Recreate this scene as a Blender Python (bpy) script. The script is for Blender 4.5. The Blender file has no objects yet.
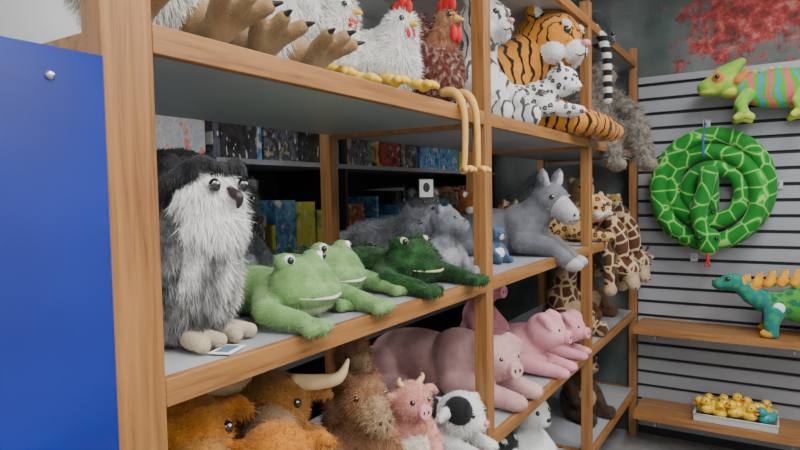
import bpy, math, random
import numpy as np
from mathutils import Matrix, Vector
random.seed(3); rng=np.random.default_rng(5)
scene=bpy.context.scene
COL=scene.collection
# ---------------------------------------------------------------- materials
def newmat(name):
    m=bpy.data.materials.new(name); m.use_nodes=True
    nt=m.node_tree; b=nt.nodes['Principled BSDF']
    return m,nt,b
def N(nt,t,**kw):
    n=nt.nodes.new(t)
    for k,v in kw.items(): setattr(n,k,v)
    return n
def ramp(nt,stops,interp='LINEAR'):
    r=N(nt,'ShaderNodeValToRGB'); cr=r.color_ramp; cr.interpolation=interp
    while len(cr.elements)<len(stops): cr.elements.new(.5)
    for e,(p,c) in zip(cr.elements,stops):
        e.position=p; e.color=(c[0],c[1],c[2],1)
    return r
def coords(nt,scale=(1,1,1)):
    tc=N(nt,'ShaderNodeTexCoord'); mp=N(nt,'ShaderNodeMapping')
    mp.inputs['Scale'].default_value=scale
    nt.links.new(tc.outputs['Object'],mp.inputs['Vector']); return mp.outputs['Vector']
def plain(name,c,rough=.5,metal=0,noise=.0,coat=0,nscale=30):
    m,nt,b=newmat(name)
    b.inputs['Roughness'].default_value=rough; b.inputs['Metallic'].default_value=metal
    b.inputs['Coat Weight'].default_value=coat
    v=coords(nt); n=N(nt,'ShaderNodeTexNoise'); n.inputs['Scale'].default_value=nscale
    n.inputs['Detail'].default_value=4
    nt.links.new(v,n.inputs['Vector'])
    k=max(noise,.03)
    r=ramp(nt,[(.3,[x*(1-k) for x in c]),(.7,[min(1,x*(1+k)) for x in c])])
    nt.links.new(n.outputs['Fac'],r.inputs['Fac']); nt.links.new(r.outputs['Color'],b.inputs['Base Color'])
    return m
def oak(name,scale):
    m,nt,b=newmat(name); v=coords(nt,scale)
    n=N(nt,'ShaderNodeTexNoise'); n.inputs['Scale'].default_value=1; n.inputs['Detail'].default_value=8
    n.inputs['Roughness'].default_value=.65; n.inputs['Distortion'].default_value=.6
    nt.links.new(v,n.inputs['Vector'])
    r=ramp(nt,[(.28,(.14,.055,.014)),(.46,(.30,.128,.036)),(.72,(.43,.205,.064))])
    nt.links.new(n.outputs['Fac'],r.inputs['Fac']); nt.links.new(r.outputs['Color'],b.inputs['Base Color'])
    b.inputs['Roughness'].default_value=.42; b.inputs['Coat Weight'].default_value=.12
    bp=N(nt,'ShaderNodeBump'); bp.inputs['Strength'].default_value=.15; bp.inputs['Distance'].default_value=.002
    nt.links.new(n.outputs['Fac'],bp.inputs['Height']); nt.links.new(bp.outputs['Normal'],b.inputs['Normal'])
    return m
def fur(name,c1,c2=None,kind='noise',scale=25,th=.45,rough=.95,vary=.3,dist=1.0,rot=None,c3=None,bd='X'):
    """plush material: colour pattern x per-strand brightness variation"""
    m,nt,b=newmat(name); L=nt.links
    if c2 is None: c2=[x*.72 for x in c1]
    v=coords(nt,rot if rot else (1,1,1))
    if kind=='noise':
        n=N(nt,'ShaderNodeTexNoise'); n.inputs['Scale'].default_value=scale; n.inputs['Detail'].default_value=5
        L.new(v,n.inputs['Vector']); r=ramp(nt,[(th-.12,c1),(th+.15,c2)]); L.new(n.outputs['Fac'],r.inputs['Fac'])
    elif kind=='spots':
        n=N(nt,'ShaderNodeTexVoronoi'); n.inputs['Scale'].default_value=scale
        nn=N(nt,'ShaderNodeTexNoise'); nn.inputs['Scale'].default_value=scale*1.5
        ad=N(nt,'ShaderNodeVectorMath',operation='MULTIPLY_ADD'); ad.inputs[1].default_value=(.6/scale,)*3
        L.new(v,nn.inputs['Vector']); L.new(nn.outputs['Color'],ad.inputs[0]); L.new(v,ad.inputs[2]); L.new(ad.outputs[0],n.inputs['Vector'])
        st=[(th-.04,c2),(th+.04,c1)]
        if c3: st=[(th*.45,c3),(th*.55,c2),(th-.03,c2),(th+.05,c1)]
        r=ramp(nt,st); L.new(n.outputs['Distance'],r.inputs['Fac'])
    elif kind=='cells':
        n=N(nt,'ShaderNodeTexVoronoi',feature='DISTANCE_TO_EDGE'); n.inputs['Scale'].default_value=scale
        L.new(v,n.inputs['Vector'])
        st=[(th*.8,c2),(th*1.2,c1)]
        if c3: st=[(th*.8,c2),(th*1.2,c3),(th*2.4,c3),(th*3.2,c1)]
        r=ramp(nt,st); L.new(n.outputs['Distance'],r.inputs['Fac'])
    elif kind=='stripes':
        n=N(nt,'ShaderNodeTexWave'); n.bands_direction=bd; n.inputs['Scale'].default_value=scale; n.inputs['Distortion'].default_value=dist
        n.inputs['Detail'].default_value=2; n.inputs['Detail Scale'].default_value=1.5
        L.new(v,n.inputs['Vector'])
        st=[(th-.06,c2),(th+.06,c1)]
        if c3: st=[(th-.06,c2),(th+.04,c1),(.9,c1),(.94,c3)]
        r=ramp(nt,st); L.new(n.outputs['Fac'],r.inputs['Fac'])
    g=N(nt,'ShaderNodeNewGeometry'); mr=N(nt,'ShaderNodeMapRange')
    mr.inputs['To Min'].default_value=1-vary; mr.inputs['To Max'].default_value=1+vary*.6
    L.new(g.outputs['Random Per Island'],mr.inputs['Value'])
    vm=N(nt,'ShaderNodeVectorMath',operation='SCALE'); L.new(r.outputs['Color'],vm.inputs[0]); L.new(mr.outputs[0],vm.inputs['Scale'])
    L.new(vm.outputs[0],b.inputs['Base Color'])
    b.inputs['Roughness'].default_value=rough; b.inputs['Sheen Weight'].default_value=.15
    b.inputs['Specular IOR Level'].default_value=.15
    n2=N(nt,'ShaderNodeTexNoise'); n2.inputs['Scale'].default_value=260
    tc=coords(nt); L.new(tc,n2.inputs['Vector'])
    bp=N(nt,'ShaderNodeBump'); bp.inputs['Strength'].default_value=.4; bp.inputs['Distance'].default_value=.003
    L.new(n2.outputs['Fac'],bp.inputs['Height']); L.new(bp.outputs['Normal'],b.inputs['Normal'])
    return m
EYE=plain('eye_black_glass',(.008,.007,.006),.12,coat=1)
EYE_WHITE_GLINT=plain('eye_white_and_glint',(.8,.8,.8),.35)  # white of the frog eyeballs, and painted glints on other eyes
NOSE=plain('nose_dark',(.03,.02,.02),.4)
PINKN=plain('nose_pink',(.75,.3,.3),.6)
TAG=plain('tag_card',(.85,.85,.83),.5)
HORN=plain('horn_felt',(.74,.54,.28),.8,noise=.15)
# ---------------------------------------------------------------- mesh helpers
def sphere_tpl(seg=20,ring=12):
    V=[(0,0,1)]
    for i in range(1,ring):
        a=math.pi*i/ring
        for j in range(seg):
            b=2*math.pi*j/seg; V.append((math.sin(a)*math.cos(b),math.sin(a)*math.sin(b),math.cos(a)))
    V.append((0,0,-1)); T=[]
    for j in range(seg):
        T.append((0,1+j,1+(j+1)%seg))
        e=1+(ring-2)*seg; T.append((len(V)-1,e+(j+1)%seg,e+j))
    for i in range(ring-2):
        for j in range(seg):
            a=1+i*seg+j; b=1+i*seg+(j+1)%seg; c=a+seg; d=b+seg
            T+= [(a,c,d),(a,d,b)]
    return np.array(V,float),np.array(T,int)
SV,ST=sphere_tpl(); SV2,ST2=sphere_tpl(14,9)
def rotm(r):
    a,b,c=[math.radians(x) for x in r]
    return np.array(Matrix.Rotation(c,3,'Z')@Matrix.Rotation(b,3,'Y')@Matrix.Rotation(a,3,'X'))
def T4(t=(0,0,0),r=(0,0,0),s=1):
    M=np.eye(4); M[:3,:3]=rotm(r)*s; M[:3,3]=t; return M
def make_mesh(name,V,T,mi,sm):
    me=bpy.data.meshes.new(name)
    me.vertices.add(len(V)); me.vertices.foreach_set('co',np.asarray(V,np.float32).ravel())
    n=len(T); me.loops.add(n*3); me.loops.foreach_set('vertex_index',np.asarray(T,np.int32).ravel())
    me.polygons.add(n); me.polygons.foreach_set('loop_start',np.arange(0,n*3,3,dtype=np.int32))
    me.polygons.foreach_set('material_index',np.asarray(mi,np.int32))
    me.polygons.foreach_set('use_smooth',np.asarray(sm,bool))
    me.update(calc_edges=True); return me
class Kit:
    def __init__(s): s.st=[np.eye(4)]; s.blobs=[]; s.hard=[]
    @property
    def M(s): return s.st[-1]
    def push(s,M): s.st.append(s.M@M)
    def pop(s): s.st.pop()
    def tp(s,p): return s.M[:3,:3]@np.array(p,float)+s.M[:3,3]
    def sc(s): return abs(np.linalg.det(s.M[:3,:3]))**(1/3)
    def e(s,c,r,m=0,rot=(0,0,0)):
        if not hasattr(r,'__len__'): r=(r,r,r)
        s.blobs.append((s.tp(c),s.M[:3,:3]@rotm(rot)@np.diag(r),m))
    def chain(s,pts,rad,m=0):
        pts=[np.array(p,float) for p in pts]
        for i in range(len(pts)-1):
            d=np.linalg.norm(pts[i+1]-pts[i]); n=max(2,int(d/(min(rad[i],rad[i+1])*.35))+1)
            for k in range(n+1):
                t=k/n; s.e(pts[i]*(1-t)+pts[i+1]*t,rad[i]*(1-t)+rad[i+1]*t,m)
    def hs(s,c,r,m,rot=(0,0,0)):
        if not hasattr(r,'__len__'): r=(r,r,r)
        A=s.M[:3,:3]@rotm(rot)@np.diag(r)
        s.hard.append((SV2@A.T+s.tp(c),ST2,m,True))
    def tube(s,pts,rad,m,seg=10,sub=5,closed=True):
        P=[np.array(p,float) for p in pts]; n=len(P)
        if not hasattr(rad,'__len__'): rad=[rad]*n
        Q=[];R=[]
        for i in range(n-1):
            p0=P[max(i-1,0)];p1=P[i];p2=P[i+1];p3=P[min(i+2,n-1)]
            for k in range(sub):
                t=k/sub
                Q.append(.5*((2*p1)+(-p0+p2)*t+(2*p0-5*p1+4*p2-p3)*t*t+(-p0+3*p1-3*p2+p3)*t**3)); R.append(rad[i]*(1-t)+rad[i+1]*t)
        Q.append(P[-1]);R.append(rad[-1]); Q=[s.tp(q) for q in Q]; k=s.sc()
        V=[];T=[];prev=None
        for i,q in enumerate(Q):
            d=Q[min(i+1,len(Q)-1)]-Q[max(i-1,0)]; d/=np.linalg.norm(d)+1e-9
            if prev is None:
                a=np.array([0,0,1.]) if abs(d[2])<.9 else np.array([1.,0,0])
            else: a=prev
            u=a-d*np.dot(a,d); u/=np.linalg.norm(u); prev=u; w=np.cross(d,u)
            for j in range(seg):
                th=2*math.pi*j/seg; V.append(q+(u*math.cos(th)+w*math.sin(th))*R[i]*k)
        m_=len(Q)
        for i in range(m_-1):
            for j in range(seg):
                a=i*seg+j;b=i*seg+(j+1)%seg; T+=[(a,b,b+seg),(a,b+seg,a+seg)]
        V.append(Q[0]);V.append(Q[-1]); c0=len(V)-2
        for j in range(seg):
            T.append((c0,(j+1)%seg,j)); T.append((c0+1,(m_-1)*seg+j,(m_-1)*seg+(j+1)%seg))
        s.hard.append((np.array(V),np.array(T),m,True))
    def box(s,c,h,m,rot=(0,0,0)):
        V=np.array([(x,y,z) for x in(-1,1) for y in(-1,1) for z in(-1,1)],float)*np.array(h)
        A=s.M[:3,:3]@rotm(rot); V=V@A.T+s.tp(c)
        F=[(0,1,3,2),(4,6,7,5),(0,4,5,1),(2,3,7,6),(0,2,6,4),(1,5,7,3)]
        T=[]
        for a,b,c_,d in F: T+=[(a,b,c_),(a,c_,d)]
        s.hard.append((V,np.array(T),m,False))
    def build(s,name,mats,loc=(0,0,0),rz=0,vox=.006,fl=None,fn=0,fw=.0012,droop=.5,comb=(-.6,0,-.5),rnd=.35,smooth=5,rot=None,parent=None):
        Vs=[];Ts=[];Ms=[];Ss=[];off=0
        if s.blobs:
            VV=np.concatenate([SV@A.T+c for c,A,m in s.blobs]); TT=np.concatenate([ST+i*len(SV) for i in range(len(s.blobs))])
            me=make_mesh('tmp',VV,TT,np.zeros(len(TT)),np.ones(len(TT)))
            o=bpy.data.objects.new('tmp',me); COL.objects.link(o)
            md=o.modifiers.new('r','REMESH'); md.mode='VOXEL'; md.voxel_size=vox
            sm=o.modifiers.new('s','SMOOTH'); sm.factor=.5; sm.iterations=smooth
            dg=bpy.context.evaluated_depsgraph_get(); ev=o.evaluated_get(dg); em=ev.to_mesh(); em.calc_loop_triangles()
            nv=len(em.vertices); nt_=len(em.loop_triangles)
            V=np.empty(nv*3,np.float32); em.vertices.foreach_get('co',V); V=V.reshape(-1,3).astype(float)
            T=np.empty(nt_*3,np.int32); em.loop_triangles.foreach_get('vertices',T); T=T.reshape(-1,3)
            ev.to_mesh_clear(); bpy.data.objects.remove(o); bpy.data.meshes.remove(me)
            C=V[T].mean(1); best=np.full(len(C),1e9); mi=np.zeros(len(C),int)
            for c,A,m in s.blobs:
                d=(np.linalg.norm((C-c)@np.linalg.inv(A).T,axis=1)-1)*np.min(np.linalg.norm(A,axis=0))
                k=d<best; best[k]=d[k]; mi[k]=m
            Vs.append(V);Ts.append(T);Ms.append(mi);Ss.append(np.ones(len(T),bool)); off=len(V)
            if fn:
                fl_=np.array(fl if hasattr(fl,'__len__') else [fl]*len(mats),float)
                e1=V[T[:,1]]-V[T[:,0]]; e2=V[T[:,2]]-V[T[:,0]]; cr=np.cross(e1,e2); ar=np.linalg.norm(cr,axis=1)
                nm=cr/(ar[:,None]+1e-12); w=ar*(fl_[mi]>0); w/=w.sum()
                f=rng.choice(len(T),fn,p=w); a=rng.random(fn);b=rng.random(fn); k=a+b>1; a[k]=1-a[k]; b[k]=1-b[k]
                P=V[T[f,0]]+e1[f]*a[:,None]+e2[f]*b[:,None]; n=nm[f]
                d=n*(1-droop)+np.array(comb)*droop+rng.normal(0,rnd,(fn,3))
                dn=(d*n).sum(1); d+=n*np.maximum(0,.3-dn)[:,None]
                d/=np.linalg.norm(d,axis=1)[:,None]
                ln=fl_[mi[f]]*(.6+.8*rng.random(fn)); wv=np.cross(d,n); wv/=np.linalg.norm(wv,axis=1)[:,None]+1e-9
                P=P-n*.001
                tip=P+d*ln[:,None]+np.array([0,0,-1.])*(ln*.25)[:,None]
                p0=P-wv*fw;p1=P+wv*fw
                FV=np.stack([p0,p1,tip],1).reshape(-1,3)
                g=np.cross(p1-p0,tip-p0); flip=(g*n).sum(1)<0
                FT=np.arange(fn*3).reshape(-1,3); FT[flip]=FT[flip][:,[1,0,2]]
                Vs.append(FV);Ts.append(FT+off);Ms.append(mi[f]);Ss.append(np.zeros(fn,bool)); off+=len(FV)
        for V,T,m,sm in s.hard:
            Vs.append(V);Ts.append(T+off);Ms.append(np.full(len(T),m));Ss.append(np.full(len(T),sm)); off+=len(V)
        me=make_mesh(name,np.concatenate(Vs),np.concatenate(Ts),np.concatenate(Ms),np.concatenate(Ss))
        for m in mats: me.materials.append(m)
        o=bpy.data.objects.new(name,me); COL.objects.link(o); o.location=loc
        if rot: o.rotation_euler=[math.radians(x) for x in rot]
        else: o.rotation_euler=(0,0,math.radians(rz))
        if parent: o.parent=parent
        return o
def boxo(name,lo,hi,mat,bev=0,parent=None):
    lo=np.array(lo,float);hi=np.array(hi,float)
    k=Kit(); k.box((0,0,0),(hi-lo)/2,0); o=k.build(name,[mat],loc=tuple((lo+hi)/2))
    if bev:
        b=o.modifiers.new('bev','BEVEL'); b.width=bev; b.segments=2; b.limit_method='ANGLE'
    if parent: o.parent=parent
    return o
def empty(name):
    o=bpy.data.objects.new(name,None); COL.objects.link(o); return o
# ---------------------------------------------------------------- room
wallm=plain('wall_paint',(.58,.60,.59),.8,noise=.04,nscale=3)
ceilm=plain('ceiling_tile',(.75,.75,.73),.9,noise=.05,nscale=40)
floorm=plain('floor_tile',(.24,.23,.22),.6,noise=.15,nscale=20)
XL,XR,YF,YB,ZC=-2.75,2.6,-2.4,4.16,3.0
boxo('floor',(XL,YF,-.05),(XR,YB,0),floorm)
boxo('ceiling',(XL,YF,ZC),(XR,YB,ZC+.05),ceilm)
boxo('wall_left',(XL-.1,YF,0),(XL,YB,ZC),wallm)
boxo('wall_right',(XR,YF,0),(XR+.1,YB,ZC),wallm)
boxo('wall_front',(XL-.1,YF-.1,0),(XR+.1,YF,ZC),wallm)
mm,nt,b=newmat('mural_paint'); L=nt.links
tc=N(nt,'ShaderNodeTexCoord'); n1=N(nt,'ShaderNodeTexNoise'); n1.inputs['Scale'].default_value=2.2; n1.inputs['Detail'].default_value=6
n2=N(nt,'ShaderNodeTexNoise'); n2.inputs['Scale'].default_value=7; n2.inputs['Detail'].default_value=8; n2.inputs['Roughness'].default_value=.75
n3=N(nt,'ShaderNodeTexNoise'); n3.inputs['Scale'].default_value=16; n3.inputs['Detail'].default_value=7; n3.inputs['Roughness'].default_value=.7
for q in(n1,n2,n3): L.new(tc.outputs['Object'],q.inputs['Vector'])
bg=ramp(nt,[(.35,(.04,.065,.06)),(.55,(.12,.14,.135)),(.75,(.24,.24,.23))]); L.new(n1.outputs['Fac'],bg.inputs['Fac'])
fo=ramp(nt,[(.36,(.05,.03,.02)),(.46,(.22,.02,.02)),(.56,(.42,.045,.04)),(.66,(.45,.2,.17)),(.76,(.08,.1,.03))]); L.new(n3.outputs['Fac'],fo.inputs['Fac'])
sx=N(nt,'ShaderNodeSeparateXYZ'); L.new(tc.outputs['Object'],sx.inputs[0])
def math_(op,a,bv):
    q=N(nt,'ShaderNodeMath',operation=op)
    for i,x in enumerate((a,bv)):
        if isinstance(x,(int,float)): q.inputs[i].default_value=x
        else: L.new(x,q.inputs[i])
    return q.outputs[0]
t=math_('MULTIPLY',math_('ADD',sx.outputs['X'],.36),1.6)
u=math_('MULTIPLY',math_('SUBTRACT',sx.outputs['Z'],.90),2.6)
tt=math_('MINIMUM',t,u)
tt=math_('ADD',tt,math_('MULTIPLY',math_('SUBTRACT',n2.outputs['Fac'],.48),2.4))
mk=ramp(nt,[(.0,(0,0,0)),(.2,(1,1,1))]); L.new(tt,mk.inputs['Fac'])
mx=N(nt,'ShaderNodeMix',data_type='RGBA'); L.new(mk.outputs['Color'],mx.inputs['Factor'])
L.new(bg.outputs['Color'],mx.inputs['A']); L.new(fo.outputs['Color'],mx.inputs['B']); L.new(mx.outputs['Result'],b.inputs['Base Color'])
b.inputs['Roughness'].default_value=.7
boxo('wall_back',(XL-.1,YB,0),(XR+.1,YB+.1,ZC),mm)
# slatwall
slatm=plain('slat_laminate',(.31,.32,.35),.35,noise=.03,nscale=5)
groove=plain('slat_groove',(.015,.015,.017),.6)
k=Kit(); z=.06
k.box((.45,.0,1.15),(1.2,.008,1.15),1)
while z<2.27:
    k.box((.45,-.018,z+.037),(1.2,.010,.0360),0); z+=.0925
k.box((.45,-.018,2.30),(1.2,.014,.02),0)
k.build('slatwall_panel',[slatm,groove],loc=(0,YB-.012,0))
boxo('baseboard_back',(XL,YB-.02,0),(-.8,YB,.1),plain('base_dark',(.05,.05,.05),.5))
# ceiling lights
emm,nt,b=newmat('light_diffuser'); b.inputs['Emission Color'].default_value=(1,.99,.98,1); b.inputs['Emission Strength'].default_value=5
frm=plain('light_frame',(.7,.7,.7),.4)
for i,(x,y) in enumerate([(.35,.7),(.35,2.6),(.9,-1.3),(1.9,1.6),(-1.9,-.6),(-2.25,2.2)]):
    k=Kit(); k.box((0,0,0),(.31,.61,.012),1); k.box((0,0,-.014),(.28,.58,.004),0)
    o=k.build('ceiling_light',[emm,frm],loc=(x,y,ZC-.015))
    ld=bpy.data.lights.new('lamp','AREA'); ld.shape='RECTANGLE'; ld.size=.56; ld.size_y=1.16
    ld.energy=[42,33,54,46,22,13][i]; ld.color=(.98,.99,1)
    lo=bpy.data.objects.new('lamp_%d'%i,ld); COL.objects.link(lo); lo.parent=o; lo.location=(0,0,-.03)
w=bpy.data.worlds.new('world'); scene.world=w; w.use_nodes=True
w.node_tree.nodes['Background'].inputs[0].default_value=(.6,.63,.68,1); w.node_tree.nodes['Background'].inputs[1].default_value=.3
# ---------------------------------------------------------------- shelving unit
oakv=oak('oak_vertical',(55,55,3)); oakh=oak('oak_horizontal',(55,3,55)); oakx=oak('oak_wall_shelf',(3,45,55))
lam=plain('shelf_laminate',(.36,.37,.39),.35,noise=.05,nscale=12)
unit=empty('display_shelving_unit')
XF,XB=-.75,-1.40
posts=[(.470,.549),(1.70,1.75),(2.915,2.965),(4.05,4.10)]
for i,(a,c) in enumerate(posts):
    boxo('post_front_%d'%i,(XF-.045,a,0),(XF,c,2.5),oakv,.003,unit)
    a2=c-.05
    boxo('post_back_%d'%i,(XB,a2,0),(XB+.045,c,2.5),oakv,.003,unit)
for zt in (1.85,1.337,.83,.32,2.42):
    for i in range(3):
        a=posts[i][1]; c=posts[i+1][0]
        boxo('shelf_board',(XB+.046,a+.001,zt-.032),(XF-.021,c-.001,zt-.002),lam,0,unit)
        boxo('shelf_edge',(XF-.0205,a+.0005,zt-.042),(XF-.001,c-.0005,zt),oakh,.002,unit)
for i,(a,c) in enumerate(posts):
    for zt in (1.85,1.337,.83,.32):
        boxo('side_rail',(XB+.047,c-.035,zt-.045),(XF-.046,c-.008,zt-.003),oakh,0,unit)
# blue panel
bm,nt,b=newmat('blue_acrylic'); b.inputs['Roughness'].default_value=.08; b.inputs['Coat Weight'].default_value=.6; b.inputs['Coat Roughness'].default_value=.04
v=coords(nt,(1,2,2)); n=N(nt,'ShaderNodeTexNoise'); n.inputs['Scale'].default_value=1.5; nt.links.new(v,n.inputs['Vector'])
r=ramp(nt,[(.3,(.0002,.008,.16)),(.7,(.0006,.022,.34))]); nt.links.new(n.outputs['Fac'],r.inputs['Fac']); nt.links.new(r.outputs['Color'],b.inputs['Base Color'])
chrome=plain('screw_steel',(.6,.6,.6),.25,1)
k=Kit(); k.box((0,0,.894),(.008,.354,.894),0)
for yy in(.285,-.28):
    k.tube([(.006,yy,1.752),(.011,yy,1.752)],[.0065,.0055],1,seg=16); k.hs((.011,yy,1.752),(.003,.0055,.0055),1)
    k.tube([(.006,yy,.1),(.011,yy,.1)],[.0065,.0055],1,seg=16)
k.build('blue_panel',[bm,chrome],loc=(-.752,.114,0))
# ---------------------------------------------------------------- fixture behind
darkm=plain('fixture_black',(.015,.015,.017),.5); greym=plain('fixture_shelf',(.22,.23,.25),.4)
fx=empty('media_display_fixture')
boxo('back_panel',(-2.2,.55,0),(-2.17,4.1,2.06),darkm,0,fx)  # made black so the view behind the shelves stays dark; shade in colour
for zt in(.35,.9,1.35,1.75):
    boxo('tier',(-2.17,.55,zt-.02),(-1.72,4.1,zt),greym,0,fx)
for yy in(.55,2.3,4.08): boxo('upright',(-2.17,yy,0),(-1.74,yy+.02,2.06),darkm,0,fx)
def boxmat(i,c,c2,c3):
    """printed game box: large colour fields with a few text-like bands"""
    m,nt,b=newmat('game_box_%d'%i); v=coords(nt,(1,1,1)); n=N(nt,'ShaderNodeTexNoise'); n.inputs['Scale'].default_value=11+i; n.inputs['Detail'].default_value=3
    nt.links.new(v,n.inputs['Vector'])
    r=ramp(nt,[(.34,c),(.47,c2),(.56,c),(.66,c3)],'LINEAR'); nt.links.new(n.outputs['Fac'],r.inputs['Fac'])
    v2=coords(nt,(1,60,22)); w=N(nt,'ShaderNodeTexNoise'); w.inputs['Scale'].default_value=1; w.inputs['Detail'].default_value=1; nt.links.new(v2,w.inputs['Vector'])
    rr=ramp(nt,[(.66,(0,0,0)),(.69,(1,1,1))]); nt.links.new(w.outputs['Fac'],rr.inputs['Fac'])
    mx=N(nt,'ShaderNodeMix',data_type='RGBA'); nt.links.new(rr.outputs['Color'],mx.inputs['Factor']); nt.links.new(r.outputs['Color'],mx.inputs['A']); mx.inputs['B'].default_value=(.55,.55,.5,1)
    nt.links.new(mx.outputs['Result'],b.inputs['Base Color']); b.inputs['Roughness'].default_value=.3; return m
pal=[((.015,.015,.02),(.05,.05,.06),(.2,.2,.22)),((.03,.02,.02),(.35,.04,.03),(.5,.3,.1)),((.02,.09,.28),(.12,.34,.48),(.5,.5,.45)),((.38,.46,.05),(.5,.42,.05),(.1,.2,.04)),
     ((.02,.02,.02),(.12,.13,.18),(.35,.3,.25)),((.38,.03,.03),(.32,.28,.22),(.05,.05,.1)),((.34,.30,.24),(.14,.09,.06),(.3,.1,.05)),((.03,.12,.13),(.12,.3,.18),(.5,.45,.3)),
     ((.5,.5,.48),(.35,.4,.5),(.6,.2,.15))]
bmats=[boxmat(i,*p) for i,p in enumerate(pal)]
k=Kit()
for zt,hmax in((1.35,.31),(1.75,.25),(.9,.3)):
    y=.62
    while y<4.0:
        wd=random.choice([random.uniform(.02,.05),random.uniform(.07,.15),random.uniform(.12,.24)]); h=random.uniform(.13,hmax)
        if y+wd>2.29 and y<2.33: y=2.33; continue
        if y+wd>4.05: break
        d=random.uniform(.09,.16)
        k.box((-1.76-d,y+wd/2,zt+h/2+.001),(d,wd/2-.002,h/2),random.choice([0,0,0,1,2,2,3,4,4,5,6,7,8])); y+=wd+random.choice([.0,.0,.01,.03])
k.build('boxed_games',bmats)
# ---------------------------------------------------------------- wall shelves
for zt in(.775,.25):
    k=Kit(); k.box((.3,0,-.012),(1.02,.146,.012),0); k.box((.3,-.154,-.02),(1.02,.008,.022),0)
    for xx in(-.6,.1,1.2):
        k.box((xx,.0,-.05),(.006,.14,.025),1)
    k.build('wall_shelf',[oakx,greym],loc=(0,3.965,zt))
# ---------------------------------------------------------------- animals
def head(k,muz='bear',ear='round',horn=None,m0=0,m1=1,mn=3,me=2,eye=.13,mh=4):
    k.e((0,0,0),(1,.98,.92),m0)
    ey=(.80,.42,.2)
    if muz=='cat':
        k.e((.8,0,-.3),(.42,.45,.32),m1)
        for s in(-1,1): k.e((.45,s*.55,-.38),(.38,.36,.32),m1); k.e((.76,s*.4,.38),(.18,.14,.12),m1)
        k.hs((1.2,0,-.12),(.12,.17,.1),mn); k.tube([(1.2,0,-.2),(1.2,0,-.38)],.02,me); 
        for s in(-1,1): k.tube([(1.2,0,-.38),(1.13,s*.15,-.47),(1.0,s*.3,-.42)],.025,me)
    elif muz=='bear':
        k.e((.8,0,-.28),(.42,.4,.33),m1); k.hs((1.2,0,-.15),(.1,.16,.11),mn)
    elif muz=='pig':
        k.e((.7,0,-.2),(.5,.48,.42),m0); k.tube([(1.05,0,-.2),(1.24,0,-.2),(1.27,0,-.2)],[.34,.32,.26],mn,seg=16)
        for s in(-1,1): k.hs((1.27,s*.12,-.2),(.03,.045,.08),me)
    elif muz=='long':
        k.chain([(.5,0,-.15),(1.15,0,-.5),(1.35,0,-.6)],[.66,.55,.5],m1)
        for s in(-1,1): k.hs((1.8,s*.22,-.5),(.05,.07,.09),me)
        k.tube([(1.6,-.35,-.85),(1.82,0,-.78),(1.6,.35,-.85)],.025,me)
        ey=(.62,.66,.25)
    elif muz=='hippo':
        k.e((.85,0,-.25),(.7,.75,.5),m0)
        for s in(-1,1): k.hs((1.45,s*.3,.08),(.06,.09,.06),me)
    for s in(-1,1):
        k.hs((ey[0],s*ey[1],ey[2]),eye,me)
        k.hs((ey[0]+eye*.75,s*(ey[1]+.02),ey[2]+eye*.5),eye*.22,5)  # tiny white bead: a glint painted onto each eye
    if ear=='round':
        for s in(-1,1): k.e((-.05,s*.75,.75),(.16,.32,.32),m0); k.e((.06,s*.75,.75),(.1,.2,.2),m1)
    if ear=='long':
        for s in(-1,1): k.chain([(-.1,s*.45,.7),(-.15,s*.62,1.15),(-.1,s*.72,1.6)],[.22,.3,.1],m0); k.chain([(.08,s*.54,.95),(.02,s*.66,1.35)],[.18,.15],m1)
    if ear=='flop':
        for s in(-1,1): k.chain([(.05,s*.6,.75),(.35,s*.82,.6),(.55,s*.85,.3)],[.26,.22,.08],m0)
    if ear=='side':
        for s in(-1,1): k.chain([(0,s*.8,.4),(-.05,s*1.2,.35),(-.05,s*1.55,.15)],[.16,.24,.1],m0)
    if ear=='point':
        for s in(-1,1): k.chain([(-.05,s*.6,.6),(-.1,s*.7,1.2)],[.3,.08],m0)
    if horn=='long':
        for s in(-1,1): k.tube([(0,s*.5,.6),(.1,s*1.2,.6),(.3,s*1.75,.75),(.4,s*2.0,1.25)],[.24,.21,.15,.03],mh)
    if horn=='small':
        for s in(-1,1): k.tube([(0,s*.45,.75),(.05,s*.65,1.0),(.1,s*.6,1.2)],[.15,.12,.04],mh)
    if horn=='ossi':
        for s in(-1,1): k.chain([(-.05,s*.3,.75),(-.1,s*.35,1.35)],[.12,.1],m0); k.e((-.1,s*.35,1.45),.17,4)
def lie(s=1,hp=(.36,0,.48),hr=.165,yaw=0,pitch=0,tail=None,hang=0,hoof=False,hm=0,**hk):
    k=Kit(); k.push(T4(s=s)); mf=1 if hoof else 0
    k.e((-.25,0,.2),(.38,.21,.2)); k.e((.08,0,.23),(.22,.19,.21)); k.e((.05,0,.12),(.3,.15,.12),0)
    k.chain([(.1,0,.26),(hp[0]-.03,0,hp[2]-.03)],[.16,.13])
    for q in(-1,1):
        k.chain([(.1,q*.13,.12),(.32,q*.14,.085),(.5,q*.13,.06-hang)],[.1,.075,.06])
        k.e((.52,q*.13,.055-hang),(.085,.07,.055),mf if mf else 0)
        k.e((-.45,q*.17,.15),(.17,.1,.15)); k.chain([(-.42,q*.22,.06),(-.16,q*.25,.05)],[.065,.055],0); k.e((-.12,q*.25,.052),(.075,.055,.05),mf)
    if tail: k.chain([(-.6,0,.2),(-.72,.12,.1),(-.68,.3,.05)],[.05,.045,tail])
    k.push(T4(hp,(0,pitch,yaw),hr)); head(k,m0=hm,**hk); k.pop(); return k
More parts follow.
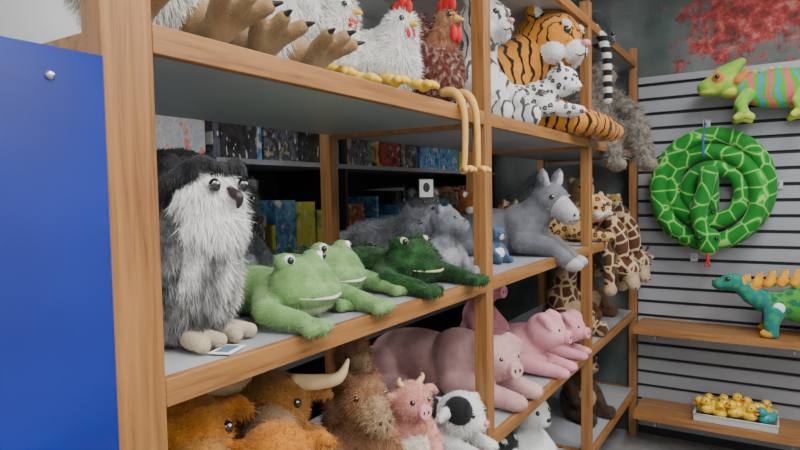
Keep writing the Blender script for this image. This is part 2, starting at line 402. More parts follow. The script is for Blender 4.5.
def sit(s=1,hr=.2,hz=.72,hx=.06,yaw=0,pitch=0,neck=.12,belly=1,armz=.42,hoof=False,**hk):
    k=Kit(); k.push(T4(s=s)); mf=1 if hoof else 0
    k.e((0,0,.22),(.21,.22,.22)); k.e((.0,0,.4),(.17,.18,.2)); k.e((.08,0,.25),(.15,.16,.17),belly)
    k.chain([(0,0,.45),(hx,0,hz-.05)],[.14,neck])
    for q in(-1,1):
        k.chain([(.02,q*.17,armz),(.14,q*.23,.28),(.24,q*.16,.2)],[.08,.065,.06]); k.e((.26,q*.15,.19),(.06,.06,.06),mf)
        k.chain([(.05,q*.16,.1),(.33,q*.2,.07)],[.1,.075]); k.e((.36,q*.2,.085),(.06,.075,.085),mf)
    k.push(T4((hx,0,hz),(0,pitch,yaw),hr)); head(k,**hk); k.pop(); return k
def std(c0,c1,acc=NOSE,horn=HORN,nose=NOSE): return [c0,c1,EYE,nose,horn,EYE_WHITE_GLINT,TAG]
# --- owl
def owl():
    k=Kit()
    k.e((0,0,.14),(.078,.085,.13),0); k.e((-.02,0,.07),(.07,.078,.06),0)
    k.e((-.012,0,.282),(.066,.078,.064),1); k.e((-.03,0,.31),(.05,.06,.045),1); k.e((-.05,0,.24),(.05,.07,.06),1)
    k.e((.035,0,.262),(.048,.076,.060),2); k.e((.042,0,.215),(.05,.07,.045),2)
    for s in(-1,1):
        k.e((-.015,s*.084,.15),(.055,.024,.11),3,rot=(s*6,8,0)); k.e((-.05,s*.075,.06),(.03,.02,.06),3)
        k.chain([(-.005,s*.05,.325),(-.015,s*.058,.342)],[.02,.010],1)
        k.chain([(.055,s*.062,.315),(.02,s*.078,.29),(-.01,s*.082,.25)],[.016,.016,.018],1)
        for a in(-.019,0.019): k.chain([(.03,s*.042+a*.6,.02),(.07,s*.042+a*1.1,.015)],[.016,.014],4)
    k.e((-.09,0,.05),(.05,.05,.02),3,rot=(0,-30,0))
    for s in(-1,1):
        k.hs((.0835,s*.037,.285),(.009,.0125,.0125),5); k.hs((.0915,s*.038,.289),.0022,8)  # second, white dot is a painted catchlight on the black eye
        k.chain([(.072,s*.01,.318),(.066,s*.05,.33)],[.010,.010],1)
    k.tube([(.082,0,.275),(.104,0,.264),(.101,0,.245)],[.011,.009,.002],7)
    return k
owm=[fur('owl_body',(.74,.72,.68),(.05,.05,.055),scale=24,th=.52,rot=(1,1,.5)),fur('owl_dark',(.010,.010,.012),(.05,.05,.055),scale=30),fur('owl_white',(.90,.89,.87),(.80,.78,.75),scale=20,vary=.12),
     fur('owl_wing',(.26,.26,.26),(.05,.05,.05),scale=30,th=.5),fur('owl_feet',(.66,.54,.38)),EYE,EYE,NOSE,EYE_WHITE_GLINT]
owl().build('plush_owl',owm,loc=(-.895,.725,1.337),rz=8,vox=.005,fl=[.017,.009,.022,.014,.003,0,0,0,0],fn=36000,fw=.0010,droop=.65,comb=(-.1,0,-1),rnd=.22)
# --- frogs
def frog(dark=False):
    k=Kit()
    k.e((-.10,0,.05),(.10,.072,.05)); k.e((-.03,0,.052),(.07,.066,.048))
    k.e((.028,0,.07),(.054,.074,.054)); k.e((.042,0,.054),(.052,.075,.038)); k.e((.032,0,.034),(.05,.06,.028),1)
    for s in(-1,1):
        k.e((.020,s*.04,.114),(.022,.024,.021)); k.hs((.031,s*.045,.120),(.0115,.0125,.0125),5); k.hs((.0385,s*.049,.121),(.006,.0075,.0075),2)
        k.e((.034,s*.055,.058),(.035,.030,.030))
        k.chain([(-.01,s*.06,.04),(.035,s*.115,.032),(.10,s*.105,.02)],[.028,.023,.019])
        for a in(-32,0,32):
            dx=math.cos(math.radians(a));dy=math.sin(math.radians(a)); k.chain([(.1,s*.105,.018),(.1+.036*dx,s*.105+.036*dy,.013)],[.014,.012]); k.e((.1+.042*dx,s*.105+.042*dy,.013),.0145)
        k.chain([(-.16,s*.05,.045),(-.09,s*.125,.042),(-.15,s*.145,.022)],[.036,.032,.022])
        for a in(-25,0,25):
            dx=math.cos(math.radians(a));dy=math.sin(math.radians(a)); k.chain([(-.14,s*.15,.015),(-.14+.05*dx,s*.155+.05*dy,.012)],[.014,.012])
    k.tube([(.048,-.074,.057),(.074,-.054,.050),(.0945,0,.046),(.074,.054,.050),(.048,.074,.057)],[.001,.0025,.0035,.0025,.001],3 if not dark else 5)
    return k
lg=fur('frog_green',(.24,.39,.15),(.155,.29,.09),scale=30,vary=.2); lb=fur('frog_belly',(.55,.62,.38))
mouth=plain('frog_mouth',(.66,.60,.50),.8)
dg=fur('frog_darkgreen',(.03,.11,.025),(.012,.045,.012),scale=45,vary=.4)
fr=dict(vox=.0042,fl=.0055,fn=15000,fw=.0008,rnd=.45)
o=frog().build('plush_frog',[lg,lb,EYE,mouth,HORN,EYE_WHITE_GLINT],loc=(-.90,.985,1.337),rz=2,**fr); o.scale=(1.2,1.12,1.08)
o=frog().build('plush_frog',[lg,lb,EYE,mouth,HORN,EYE_WHITE_GLINT],loc=(-.995,1.215,1.337),rz=0,**fr); o.scale=(1.2,1.1,1.1)
o=frog(True).build('plush_frog',[dg,dg,EYE,mouth,HORN,plain('frog_eye_yellow',(.5,.5,.3),.4)],loc=(-.915,1.475,1.337),rz=-6,vox=.0042,fl=.010,fn=15000,fw=.0011,rnd=.6); o.scale=(1.35,1.12,1.1)
k=Kit(); k.chain([(-.35,0,.02),(-.2,.02,.04),(0,0,.06),(.15,0,.055)],[.012,.035,.055,.045]); k.chain([(.15,0,.05),(.33,0,.035)],[.04,.025]); k.e((.34,0,.036),(.03,.03,.02))
for s in(-1,1):
    k.e((.17,s*.025,.095),.018); k.hs((.18,s*.03,.103),.01,2)
    for xx in(.08,-.13): k.chain([(xx,s*.04,.04),(xx+.03,s*.1,.018)],[.026,.018])
for i in range(8): k.e((-.25+i*.05,0,.075+.03*math.sin(i*.45)),(.014,.006,.015))
k.build('plush_alligator',[dg,dg,EYE,NOSE],loc=(-1.20,1.44,1.337),rz=65,vox=.005,fl=.009,fn=8000)
greyf=fur('fur_grey',(.19,.19,.20),(.11,.11,.12),scale=20); greyl=fur('fur_lightgrey',(.42,.42,.44),(.3,.3,.32),scale=20); greyd=fur('fur_charcoal',(.05,.055,.06),(.03,.035,.035))
silver=fur('fur_silver',(.34,.35,.38),(.19,.20,.22),scale=30)
sit(.34,ear='round',muz='bear').build('plush_gorilla',std(greyd,greyf),loc=(-1.14,1.03,1.337),rz=-20,vox=.006,fl=.012,fn=8000)
lie(.42,hp=(.34,0,.36),muz='long',ear='point',yaw=20,tail=.05).build('plush_wolf',std(silver,greyf),loc=(-1.2,1.86,1.337),rz=-20,vox=.006,fl=.024,fn=14000)
sit(.25,muz='hippo',ear='round',yaw=20).build('plush_hippo',std(silver,greyl),loc=(-.885,1.665,1.337),rz=-15,vox=.005,fl=.005,fn=7000)
k=sit(.31,muz='bear',ear='round'); k.st=[np.eye(4)]
k.push(T4((.075,-.02,.285),(0,0,0)))
k.box((0,0,0),(.002,.03,.034),3); k.box((.003,0,0),(.001,.027,.031),6); k.hs((.004,0,.003),(.002,.014,.017),3)
k.build('plush_koala',[greyf,greyl,EYE,NOSE,NOSE,EYE_WHITE_GLINT,TAG],loc=(-1.10,1.91,1.337),rz=-32,vox=.006,fl=.012,fn=9000)
# donkey
dk=lie(.50,hp=(.31,0,.46),hr=.16,yaw=-28,pitch=8,muz='long',ear='long',hang=.12,hoof=True)
for i in range(9):
    t=i/8; dk.blobs.append((np.array([.13*(1-t)+.01*t-.02,0,.335-.09*t]),np.diag([.015,.012,.022]),4))
dk.build('plush_donkey',[fur('donkey_grey',(.25,.25,.275),(.17,.17,.19),scale=15),fur('donkey_muzzle',(.62,.6,.6)),EYE,NOSE,greyd,EYE_WHITE_GLINT],loc=(-.955,2.45,1.337),rz=8,vox=.006,fl=[.009,.006,0,0,.02,0],fn=18000,rnd=.5)
leo=fur('leopard_fur',(.55,.33,.13),(.04,.025,.015),'spots',scale=32,th=.42,c3=(.3,.15,.05)); cream=fur('cream_fur',(.72,.65,.52))
snow=fur('snow_leopard_fur',(.76,.75,.72),(.06,.06,.06),'spots',scale=40,th=.40,c3=(.30,.29,.27))
whitef=fur('white_fur',(.85,.84,.81),(.74,.73,.70),scale=12,vary=.2)
brown=fur('brown_fur',(.22,.11,.05),(.12,.055,.025),scale=20); tan=fur('tan_fur',(.48,.32,.19),(.36,.23,.12))
dbrown=fur('dark_brown_fur',(.08,.045,.03),(.04,.022,.015))
lie(.34,muz='cat',ear='round',hr=.2,tail=.04).build('plush_leopard',std(leo,cream),loc=(-1.2,2.75,1.337),rz=-10,vox=.006,fl=.006,fn=5000)
sit(.15,muz='bear',ear='flop').build('plush_puppy',std(fur('blue_fur',(.08,.14,.22)),whitef),loc=(-.90,2.12,1.337),rz=-20,vox=.005,fl=.005,fn=3000)
sit(.30,muz='cat',ear='round').build('plush_fox',std(fur('fox_orange',(.45,.16,.04)),whitef),loc=(-1.15,2.42,1.337),rz=-20,vox=.006,fl=.008,fn=4000)
sit(.38,muz='bear',ear='round',yaw=-20).build('plush_teddy_bear',std(tan,cream),loc=(-.98,3.55,1.337),rz=-30,vox=.008,fl=.01,fn=6000)
lie(.42,muz='cat',ear='round',hr=.2,yaw=-30,hp=(.36,0,.42)).build('plush_cheetah',std(leo,cream),loc=(-.95,3.20,1.337),rz=15,vox=.008,fl=.006,fn=5000)
sit(.27,muz='bear',ear='round').build('plush_lion_cub',std(fur('lion_gold',(.55,.36,.12)),cream),loc=(-.86,3.86,1.337),rz=-40,vox=.007,fl=.008,fn=4000)
# giraffes
gir=fur('giraffe_fur',(.09,.035,.018),(.50,.36,.20),'cells',scale=17,th=.09,vary=.15)
def giraffe():
    k=Kit()
    k.e((-.12,0,.07),(.13,.09,.08)); k.e((-.02,0,.08),(.08,.08,.07))
    k.chain([(0,0,.1),(.10,0,.13),(.17,0,.03),(.19,0,-.1)],[.06,.052,.045,.04])
    for s in(-1,1):
        k.chain([(0,s*.07,.05),(.10,s*.09,.03),(.15,s*.1,-.09),(.15,s*.1,-.24)],[.042,.036,.032,.027]); k.e((.155,s*.1,-.26),(.036,.033,.035),1)
        k.chain([(-.15,s*.09,.05),(-.03,s*.15,.03),(.03,s*.16,.028)],[.045,.033,.03])
    k.push(T4((.21,0,-.15),(0,35,-30),.068)); head(k,muz='long',ear='side',horn='ossi',eye=.16); k.pop()
    return k
gm=[gir,fur('giraffe_muzzle',(.5,.36,.22)),EYE,NOSE,dbrown,EYE_WHITE_GLINT]
giraffe().build('plush_giraffe',gm,loc=(-.88,3.38,1.337),rz=-5,vox=.007,fl=.005,fn=6000)
giraffe().build('plush_giraffe',gm,loc=(-.88,3.74,1.337),rz=-10,vox=.007,fl=.005,fn=6000)
sit(.5,muz='long',ear='side',horn='ossi',hr=.13,hz=.92,hx=.1,neck=.09).build('plush_giraffe',gm,loc=(-.97,3.2,.83),rz=-20,vox=.008,fl=.005,fn=6000)
# pigs
pink=fur('pig_pink',(.78,.37,.41),(.68,.30,.34),scale=12,vary=.15); pinkd=fur('pig_dusky',(.60,.36,.35),(.48,.27,.26),scale=14,vary=.22)
pp=plain('pig_snout',(.76,.34,.38),.8); pd=plain('pig_snout_d',(.62,.36,.35),.8)
PG=dict(muz='pig',ear='flop',eye=.09)
lie(.58,hp=(.34,0,.27),hr=.16,yaw=-25,**PG).build('plush_pig',std(pinkd,pinkd,nose=pd),loc=(-1.07,2.06,.83),rz=-2,vox=.008,fl=.008,fn=20000,rnd=.5)
lie(.43,hp=(.32,0,.42),hr=.2,yaw=0,**PG).build('plush_pig',std(pink,pink,nose=pp),loc=(-.96,2.47,.83),rz=0,vox=.007,fl=.004,fn=9000)
lie(.36,hp=(.32,0,.38),hr=.22,yaw=-10,**PG).build('plush_pig',std(pink,pink,nose=pp),loc=(-.93,2.76,.83),rz=5,vox=.007,fl=.004,fn=7000)
sit(.46,muz='pig',ear='flop').build('plush_pig',std(pink,pink,nose=pp),loc=(-1.2,2.62,.83),rz=-10,vox=.008,fl=.006,fn=6000)
# lower bay 1
blk=fur('cow_black',(.012,.012,.014),(.02,.02,.022),vary=.1)
k=lie(.33,hp=(.3,0,.34),hr=.22,muz='bear',ear='side'); k.st=[np.eye(4)]; k.push(T4(s=.33))
k.e((.0,-.08,.33),(.17,.14,.13),4); k.e((-.35,-.12,.28),(.17,.12,.14),4); k.e((-.3,.12,.3),(.15,.1,.12),4); k.e((.36,-.14,.42),(.13,.105,.13),4)
k.build('plush_cow',[whitef,whitef,EYE,PINKN,blk,EYE_WHITE_GLINT],loc=(-.89,1.60,.83),rz=-5,vox=.006,fl=.008,fn=10000)
sit(.30,hz=.68,muz='pig',ear='side',horn='small',yaw=10).build('plush_calf',std(fur('calf_pink',(.60,.31,.25),(.50,.21,.16)),cream,nose=pp),loc=(-.86,1.40,.83),rz=-35,vox=.006,fl=.01,fn=8000)
llam=fur('llama_brown',(.38,.19,.10),(.27,.125,.06),scale=30)
sit(.36,hz=.74,hr=.165,muz='long',ear='point',yaw=10).build('plush_llama',std(llam,tan),loc=(-.885,1.21,.83),rz=-35,vox=.006,fl=.016,fn=13000)
sit(.37,hz=.80,hr=.15,muz='long',ear='point').build('plush_alpaca',std(llam,tan),loc=(-1.07,1.42,.83),rz=-30,vox=.007,fl=.018,fn=9000)
org=fur('highland_orange',(.56,.22,.03),(.42,.14,.018),scale=30); bro=fur('longhorn_brown',(.42,.19,.045),(.31,.125,.025),scale=30)
sit(.50,hz=.61,hr=.17,muz='long',ear='side',horn='long').build('plush_longhorn_bull',std(bro,tan),loc=(-.965,.985,.83),rz=-50,vox=.007,fl=.010,fn=16000)
sit(.50,hz=.66,hr=.2,muz='long',ear='side',yaw=20).build('plush_highland_cow',std(org,bro),loc=(-.94,.705,.83),rz=-35,vox=.007,fl=.012,fn=16000)
sit(.35,hz=.78,hr=.21,muz='bear',ear='side').build('plush_bison',std(org,org),loc=(-.82,.84,.83),rz=-45,vox=.007,fl=.010,fn=10000)
sit(.36,muz='long',ear='side',horn='small').build('plush_ox',std(brown,tan),loc=(-1.2,1.12,.83),rz=-30,vox=.008,fl=.014,fn=8000)
# bottom shelves
sit(.42,muz='bear',ear='round').build('plush_polar_bear',std(whitef,whitef),loc=(-.94,2.55,.32),rz=-20,vox=.008,fl=.01,fn=7000)
sit(.45,muz='bear',ear='round').build('plush_brown_bear',std(dbrown,tan),loc=(-.95,3.4,.32),rz=-20,vox=.009,fl=.01,fn=6000)
sit(.42,muz='bear',ear='round').build('plush_brown_bear',std(brown,tan),loc=(-1.0,3.75,.83),rz=-20,vox=.009,fl=.01,fn=6000)
sit(.4,muz='cat',ear='point').build('plush_cat',std(greyd,whitef),loc=(-.95,2.2,.32),rz=-20,vox=.009,fl=.01,fn=5000)
# top shelf bay 2: tigers
tig=fur('tiger_fur',(.62,.25,.035),(.02,.015,.01),'stripes',scale=6.5,th=.17,dist=6,vary=.15)
tigh=fur('tiger_head',(.62,.25,.035),(.02,.015,.01),'stripes',scale=11,th=.10,dist=7,vary=.15,bd='Y')
wtig=fur('white_tiger_fur',(.76,.75,.72),(.09,.085,.08),'stripes',scale=8,th=.13,dist=6,vary=.15)
tloc=(-1.10,2.42,1.85)
k=lie(.86,hp=(.38,0,.48),hr=.18,yaw=-55,pitch=4,muz='cat',ear='round',tail=.04,hang=0,hm=4)
k.st=[np.eye(4)]; R=rotm((0,0,-45))
wp=[(-.86,2.50,1.95),(-.76,2.66,1.92),(-.685,2.86,1.905),(-.675,2.98,1.89)]
lp=[R@(np.array(p)-np.array(tloc)) for p in wp]
k.chain(lp,[.08,.062,.052,.05]); k.e(lp[-1]+R@np.array([.0,.04,-.003]),(.062,.055,.045)); 
k.build('plush_tiger',std(tig,whitef,nose=PINKN,horn=tigh),loc=tloc,rz=45,vox=.009,fl=.010,fn=26000,fw=.0015)
lie(.34,hp=(.34,0,.42),hr=.2,yaw=-10,muz='cat',ear='round',tail=.06).build('plush_snow_leopard',std(snow,whitef),loc=(-.85,2.41,1.91),rz=28,vox=.006,fl=.006,fn=9000)
sit(.5,hz=.78,hr=.2,muz='cat',ear='round').build('plush_white_tiger',std(wtig,whitef,nose=PINKN),loc=(-.97,2.13,1.85),rz=-10,vox=.007,fl=.008,fn=9000)
# monkey bay 3 top
mk_=fur('baboon_fur',(.36,.32,.26),(.16,.14,.12),scale=40,vary=.45)
k=Kit(); k.e((0,0,.16),(.12,.13,.16)); k.e((.02,0,.29),(.1,.12,.11)); k.e((.05,0,.40),(.09,.09,.085)); k.e((.12,0,.385),(.045,.05,.045),1)
for s in(-1,1):
    k.chain([(.02,s*.12,.30),(.14,s*.18,.2),(.24,s*.14,.08)],[.055,.045,.038]); k.e((.25,s*.14,.05),(.04,.035,.04),1)
    k.chain([(.05,s*.1,.08),(.22,s*.12,.07),(.27,s*.12,-.08)],[.08,.06,.05]); k.e((.29,s*.12,-.11),(.06,.04,.035),1)
    k.e((.03,s*.09,.41),(.02,.035,.035),1); k.hs((.138,s*.028,.42),.012,2)
k.build('plush_monkey',std(mk_,fur('monkey_face',(.30,.25,.19))),loc=(-.90,3.55,1.85),rz=-30,vox=.008,fl=[.03,.01,0,0,0,0,0],fn=16000,fw=.0015)
ring=fur('ring_tail',(.7,.68,.64),(.02,.02,.02),'stripes',scale=5.5,th=.5,dist=0,vary=.15,bd='Z')
k=Kit(); k.e((0,0,.05),(.07,.1,.07)); k.e((0,.12,.0),(.055,.06,.055)); k.e((.045,.12,-.01),(.035,.035,.03),1)
k.chain([(0,-.08,.02),(.06,-.10,-.05),(.08,-.10,-.15),(.085,-.10,-.36)],[.022,.022,.022,.02],4)
for s in(-1,1): k.chain([(0,s*.05,.05),(.05,s*.05,-.03)],[.03,.025]); k.hs((.065,.12+s*.025,.01),.01,2); k.e((-.01,.12+s*.045,.05),.02,1)
k.build('plush_lemur',[greyd,greyf,EYE,NOSE,ring,EYE_WHITE_GLINT],loc=(-.80,3.24,2.42),rz=0,vox=.007,fl=.01,fn=7000)
# ---------------------------------------------------------------- birds top shelf bay 1
redc=plain('comb_red',(.55,.012,.012),.7); yel=plain('bird_yellow',(.80,.50,.04),.7); orl=plain('leg_orange',(.68,.36,.09),.7)
def foot(k,p,d,m,r=.014,L=.055,sp=.5):
    ang=math.atan2(d[1],d[0])
    for a in(-sp,0,sp):
        k.tube([p,(p[0]+L*.6*math.cos(ang+a),p[1]+L*.6*math.sin(ang+a),p[2]+.003),(p[0]+L*math.cos(ang+a),p[1]+L*math.sin(ang+a),p[2]-.004)],[r,r*.95,r*.5],m)
    k.hs(p,(r*1.3,)*3,m)
def chicken():
    k=Kit(); k.e((0,0,.085),(.10,.08,.075)); k.e((-.07,0,.11),(.055,.05,.06)); k.chain([(.05,0,.10),(.075,0,.15)],[.055,.036]); k.e((.08,0,.158),(.036,.033,.034))
    for s in(-1,1): k.e((-.01,s*.075,.09),(.07,.02,.05),0,rot=(0,15,0)); k.hs((.107,s*.022,.166),.0065,2)
    k.chain([(-.09,0,.12),(-.135,0,.18)],[.045,.02])
    k.tube([(.108,0,.157),(.135,0,.148)],[.011,.002],1)
    for i,(x,z,r) in enumerate([(.105,.194,.012),(.085,.202,.015),(.065,.196,.013)]): k.hs((x,0,z),(r,.007,r*1.3),3)
    for s in(-1,1):
        k.hs((.110,s*.008,.135),(.007,.006,.014),3)
        k.tube([(.06,s*.04,.04),(.10,s*.042,.026)],.012,1); foot(k,(.105,s*.042,.022),(1,s*.1),1,r=.010,L=.036,sp=.45)
    return k
wf=fur('chicken_white',(.88,.87,.84),(.80,.78,.73),scale=15,vary=.15)
cm=[wf,yel,EYE,redc]
ck=dict(vox=.005,fl=[.016,0,0,0],fn=18000,fw=.0012,droop=.6,comb=(-.5,0,-.6),rnd=.3)
o=chicken().build('plush_white_chicken',cm,loc=(-.885,1.325,1.85),rz=-15,**ck); o.scale=(1.1,1.15,1.1)
o=chicken().build('plush_white_chicken',cm,loc=(-.945,1.13,1.85),rz=0,**ck); o.scale=(1.1,1.15,1.1)
def bigbird(w=0):
    """fluffy bird sitting back with big three-toed felt feet stuck out"""
    k=Kit(); k.e((-.03,0,.16),(.11,.12,.15)); k.e((-.1,0,.14),(.08,.09,.1)); k.chain([(.0,0,.28),(.03,0,.42)],[.07,.04]); k.e((.04,0,.45),(.05,.045,.045))
    k.tube([(.08,0,.45),(.13,0,.43)],[.02,.008],1)
    for s in(-1,1):
        k.e((-.02,s*.11,.18),(.1,.03,.09)); k.hs((.08,s*.03,.465),.009,2)
        k.chain([(.02,s*.06,.06),(.07,s*.07,.05)],[.04,.03],3)
        k.push(T4((.085,s*.07,.03),(0,-32,s*10)))
        for a in(-.5,0,.5):
            k.chain([(0,0,.0),(.05*math.cos(a),.05*math.sin(a),.004),(.098*math.cos(a),.098*math.sin(a),-.004)],[.024,.019,.015],3)
            k.tube([(.105*math.cos(a),.105*math.sin(a),-.004),(.125*math.cos(a),.125*math.sin(a),-.012)],[.008,.002],1)
        k.pop()
    return k
emu=fur('emu_fur',(.80,.77,.70),(.52,.49,.43),scale=28,th=.58); tf=fur('tan_felt',(.36,.23,.115),(.30,.185,.09),vary=.1)
bb=dict(vox=.006,fl=[.026,0,0,.003],fn=20000,fw=.0012,droop=.6,comb=(-.3,0,-1),rnd=.3)
bigbird().build('plush_eagle',[emu,NOSE,EYE,tf],loc=(-.905,.665,1.85),rz=-12,**bb)
bigbird().build('plush_goose',[wf,NOSE,EYE,tf],loc=(-.93,.935,1.85),rz=-4,**bb)
# rooster
k=Kit(); k.e((0,0,.11),(.075,.066,.09)); k.e((-.04,0,.17),(.06,.05,.07)); k.chain([(.01,0,.15),(.03,0,.215)],[.05,.034],3); k.e((.035,0,.235),(.036,.033,.034),3)
for i in range(5):
    a=-.5+i*.25; k.chain([(-.05,a*.03,.18),(-.10,a*.08,.26),(-.11,a*.12,.30)],[.025,.016,.006],5)
for s in(-1,1):
    k.e((-.01,s*.063,.12),(.05,.018,.065),5); k.hs((.063,s*.02,.245),.007,2)
    k.tube([(.04,s*.025,.04),(.085,s*.024,.03),(.112,s*.024,-.02),(.115,s*.026,-.12),(.112,s*.028,-.17)],[.014,.012,.009,.008,.008],4)
    foot(k,(.112,s*.028,-.175),(.9,s*.2),4,r=.009,L=.035)
    k.hs((.068,s*.009,.195),(.011,.009,.024),6)
k.tube([(.068,0,.235),(.097,0,.225)],[.012,.002],4)
for x,z,r in[(.055,.275,.014),(.038,.283,.017),(.018,.277,.014)]: k.hs((x,0,z),(r,.007,r*1.4),6)
ro=fur('rooster_speckle',(.20,.05,.03),(.62,.52,.43),'noise',scale=70,th=.60,vary=.5); rn=fur('rooster_neck',(.26,.08,.04),(.40,.2,.11),scale=40); rt=fur('rooster_tail',(.14,.03,.022),(.5,.4,.33),scale=60,th=.62)
k.build('plush_rooster',[ro,ro,EYE,rn,orl,rt,redc],loc=(-.845,1.575,1.85),rz=-14,vox=.005,fl=[.018,0,0,.015,0,.016,0],fn=15000,fw=.0014,droop=.7,comb=(-.2,0,-1)).scale=(1.08,1.08,1.05)
# ---------------------------------------------------------------- slat wall toys
hookm=plain('hook_wire',(.5,.5,.52),.3,.8)
def hook(x,z,L=.15):
    k=Kit(); k.box((0,-.004,0),(.02,.003,.025),0); k.tube([(0,0,0),(0,-L*.8,0),(0,-L,.02)],.003,0,seg=8); k.build('wall_hook',[hookm],loc=(x,YB-.045,z))
sg=fur('snake_skin',(.012,.19,.02),(.30,.55,.13),'cells',scale=9.5,th=.024,vary=.0,rough=.7,c3=(.025,.34,.035))
sb=plain('snake_belly',(.45,.62,.12),.8)
k=Kit(); pts=[];rad=[]
for i in range(80):
    t=i/79; a=math.radians(200)+t*2*math.pi*3.2
    R=[.325,.305,.205,.115,.10][min(4,int(t*3.2))]; f_=t*3.2-int(t*3.2)
    Rn=[.305,.205,.115,.10,.10][min(4,int(t*3.2))]; R=R*(1-f_)+Rn*f_; R*=1+.05*math.sin(a*1.7+1)
    dy=[-.0,-.075,-.03,-.03][min(3,int(t*3.2))]; dn=[-.075,-.03,-.03,-.05][min(3,int(t*3.2))]
    pts.append((R*math.cos(a)*.97,dy*(1-f_)+dn*f_,R*math.sin(a))); rad.append(.02+.029*min(1,t*6))
k.tube(pts,rad,0,seg=14,sub=4)
x,y,z=pts[-1]
k.tube([(x,y,z),(x*.5,-.12,.12),(-.02,-.14,0),(-.05,-.15,-.13),(-.02,-.14,-.27)],[.046,.046,.044,.045,.042],0,seg=14)
k.e((0,-.14,-.27),(.066,.042,.06)); k.e((0,-.14,-.32),(.055,.035,.045)); k.e((0,-.13,-.345),(.045,.03,.03),1)
for s in(-1,1): k.hs((s*.045,-.172,-.27),.012,2)
k.tube([(0,-.15,-.36),(0,-.155,-.40)],[.009,.008],3)
for s in(-1,1): k.tube([(0,-.155,-.395),(s*.014,-.155,-.44)],[.007,.004],3)
k.tube([(-.03,-.02,.40),(-.03,-.13,.30),(-.03,-.13,.2)],.006,4)
k.build('plush_snake',[sg,sb,EYE,redc,plain('ribbon_blue',(.03,.08,.4),.6)],loc=(-.325,4.03,1.59),vox=.007,smooth=3,fn=1500,fl=.002)
hook(-.355,1.995); hook(.02,1.62,.08); hook(-.42,1.18,.06)
chs=fur('chameleon_body',(.08,.38,.035),(.62,.10,.13),'stripes',scale=4.2,th=.24,dist=3.5,vary=.1,c3=(.06,.25,.5)); chg=fur('chameleon_green',(.10,.42,.04),(.38,.5,.07),scale=14,vary=.1); chy=fur('chameleon_yellow',(.55,.58,.06),(.35,.5,.07),vary=.1); cho=fur('chameleon_orange',(.6,.3,.05),(.6,.12,.06),vary=.1)
k=Kit(); k.e((-.05,0,.0),(.19,.065,.095),0); k.e((.08,0,.01),(.1,.055,.075),0); k.e((-.15,0,-.01),(.1,.055,.07),0)
k.e((.21,0,.045),(.09,.058,.06),1); k.e((.27,0,.035),(.055,.048,.04),1); k.chain([(.2,0,.08),(.12,0,.145)],[.055,.02],1); k.e((.26,0,.01),(.06,.047,.022),2); k.e((.17,0,.0),(.05,.05,.03),2)
for s in(-1,1):
    k.e((.225,s*.045,.07),.028,4); k.hs((.23,s*.069,.073),.012,3)
    k.chain([(.14,s*.045,.05),(.10,s*.05,.09)],[.02,.015],4)
    for xx in(.1,-.14):
        k.chain([(xx,s*.05,-.03),(xx+.03,s*.085,-.07),(xx+.01,s*.085,-.115)],[.034,.027,.024],1)
        for dx in(-.03,.035): k.chain([(xx+.01,s*.085,-.12),(xx+.01+dx,s*.088,-.135)],[.022,.018],2)
for i in range(9): k.e((.1-i*.035,0,.095-.0025*(i-3)**2*.8),(.012,.008,.018),2)
tp=[(-.22,0,-.01)]
for i in range(16):
    a=math.radians(90+i*30); R=.085*(1-i/22); tp.append((-.33+R*math.cos(a)*1,0,-.08+R*math.sin(a)))
k.chain(tp,[.045]+[.034-.0013*i for i in range(16)],0)
ch=k.build('plush_chameleon',[chs,chg,chy,EYE,cho],loc=(-.03,3.95,2.15),rz=184,vox=.006,fl=.003,fn=4000); ch.scale=(1.12,1.12,1.15)
hook(-.08,2.19,.06)
dt=fur('dino_teal',(.02,.20,.18),(.04,.30,.12),'spots',scale=26,th=.42,vary=.1); dgn=fur('dino_green',(.08,.32,.05),(.02,.17,.09),'spots',scale=24,th=.45,vary=.1); dy=fur('dino_yellow',(.8,.48,.03),(.75,.30,.02),vary=.1)
k=Kit()
k.e((-.1,0,.18),(.17,.09,.105),1); k.e((.03,0,.17),(.1,.08,.08),1); k.chain([(.08,0,.18),(.17,0,.22),(.22,0,.275)],[.065,.05,.045],0)
k.e((.26,0,.29),(.07,.055,.052),0); k.e((.31,0,.275),(.058,.046,.036),0)
k.chain([(-.22,0,.17),(-.36,0,.12),(-.5,0,.08)],[.08,.05,.015],0)
for s in(-1,1):
    k.hs((.285,s*.045,.312),.013,3); k.hs((.287,s*.052,.316),.004,4); k.hs((.36,s*.018,.29),.005,3)  # pale dot on the eye is a painted catchlight, sharing the tag colour
    for xx in(.06,-.2): k.chain([(xx,s*.065,.14),(xx+.015,s*.085,.07),(xx+.01,s*.085,.03)],[.05,.037,.034],0); k.e((xx+.025,s*.085,.025),(.045,.036,.025),2)
for i in range(10):
    t=i/9; x=.2-.55*t; zz=.255+.04*math.sin(t*math.pi)-.09*max(0,t-.6)*2.5
    for s in(-1,1): k.chain([(x+.01*s,s*.018,zz+.01),(x+.01*s-.014,s*.026,zz+.08)],[.025,.008],2)
k.tube([(.29,-.047,.262),(.347,-.02,.262),(.365,0,.263),(.347,.02,.262),(.29,.047,.262)],.003,5)
k.hs((.04,.095,.17),(.03,.006,.03),4)
k.build('plush_dinosaur',[dt,dgn,dy,EYE,TAG,NOSE],loc=(.06,3.93,.776),rz=184,vox=.006,fl=.003,fn=4000)
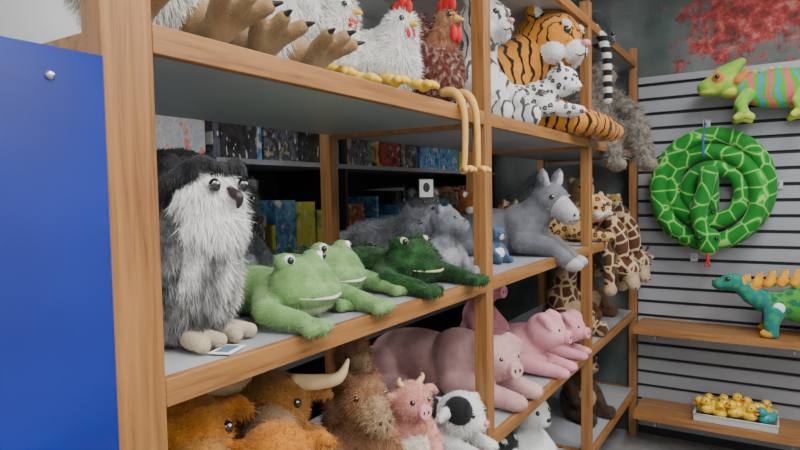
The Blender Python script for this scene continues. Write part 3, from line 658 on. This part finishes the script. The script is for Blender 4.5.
# tray + ducks
k=Kit(); k.box((0,0,.004),(.205,.10,.004),0)
for a,b_,hx,hy in[(0,.103,.21,.004),(0,-.103,.21,.004),(.207,0,.004,.1),(-.207,0,.004,.1)]: k.box((a,b_,.020),(hx,hy,.019),0)
k.tube([(-.21,-.106,.04),(.21,-.106,.04)],.005,0);k.tube([(-.21,.106,.04),(.21,.106,.04)],.005,0);k.tube([(-.21,-.106,.04),(-.21,.106,.04)],.005,0);k.tube([(.21,-.106,.04),(.21,.106,.04)],.005,0)
k.build('serving_tray',[plain('tray_white',(.5,.5,.49),.3)],loc=(-.18,3.935,.251))
dyl=plain('duck_yellow',(.85,.55,.03),.35,coat=.3); dor=plain('duck_bill',(.8,.2,.01),.4); dte=plain('duck_teal',(.02,.3,.28),.35)
k=Kit()
for i in range(5):
    for j in range(3):
        m=0 if (i,j)!=(4,0) else 3
        k.push(T4((-.145+i*.075+random.uniform(-.008,.008),-.06+j*.06,.024+random.uniform(0,.03)),(0,random.uniform(-20,20),random.uniform(180,340)),1.65))
        k.hs((0,0,0.005),(.03,.022,.019),m); k.hs((.014,0,.03),(.0165,.0165,.0165),m); k.hs((-.028,0,.013),(.01,.01,.008),m,rot=(0,30,0)); k.hs((.032,0,.027),(.009,.009,.004),1)
        for s in(-1,1): k.hs((.026,s*.009,.034),.003,2); k.hs((-.003,s*.02,.008),(.015,.005,.01),m)
        k.pop()
k.build('rubber_duck_pile',[dyl,dor,EYE,dte],loc=(-.18,3.935,.266))
k=Kit(); k.box((0,0,.001),(.02,.03,.0008),0); k.box((0,.0,.0022),(.012,.022,.0004),1); k.build('price_tag',[TAG,plain('tag_print',(.1,.2,.25),.5)],loc=(-.80,.71,1.338),rz=20)
# ---------------------------------------------------------------- camera
cam=bpy.data.cameras.new('camera'); co=bpy.data.objects.new('camera',cam); COL.objects.link(co)
cam.sensor_width=36; cam.lens=27; cam.clip_start=.02
yaw=math.radians(32); pit=math.radians(-2.86); rol=math.radians(1.06)
f=Vector((-math.sin(yaw)*math.cos(pit),math.cos(yaw)*math.cos(pit),math.sin(pit)))
r=Vector((math.cos(yaw),math.sin(yaw),0)); u=r.cross(f)
r2=r*math.cos(rol)-u*math.sin(rol); u2=u*math.cos(rol)+r*math.sin(rol)
M=Matrix((( r2.x,u2.x,-f.x,0),(r2.y,u2.y,-f.y,0),(r2.z,u2.z,-f.z,1.6),(0,0,0,1)))
co.matrix_world=M
scene.camera=co
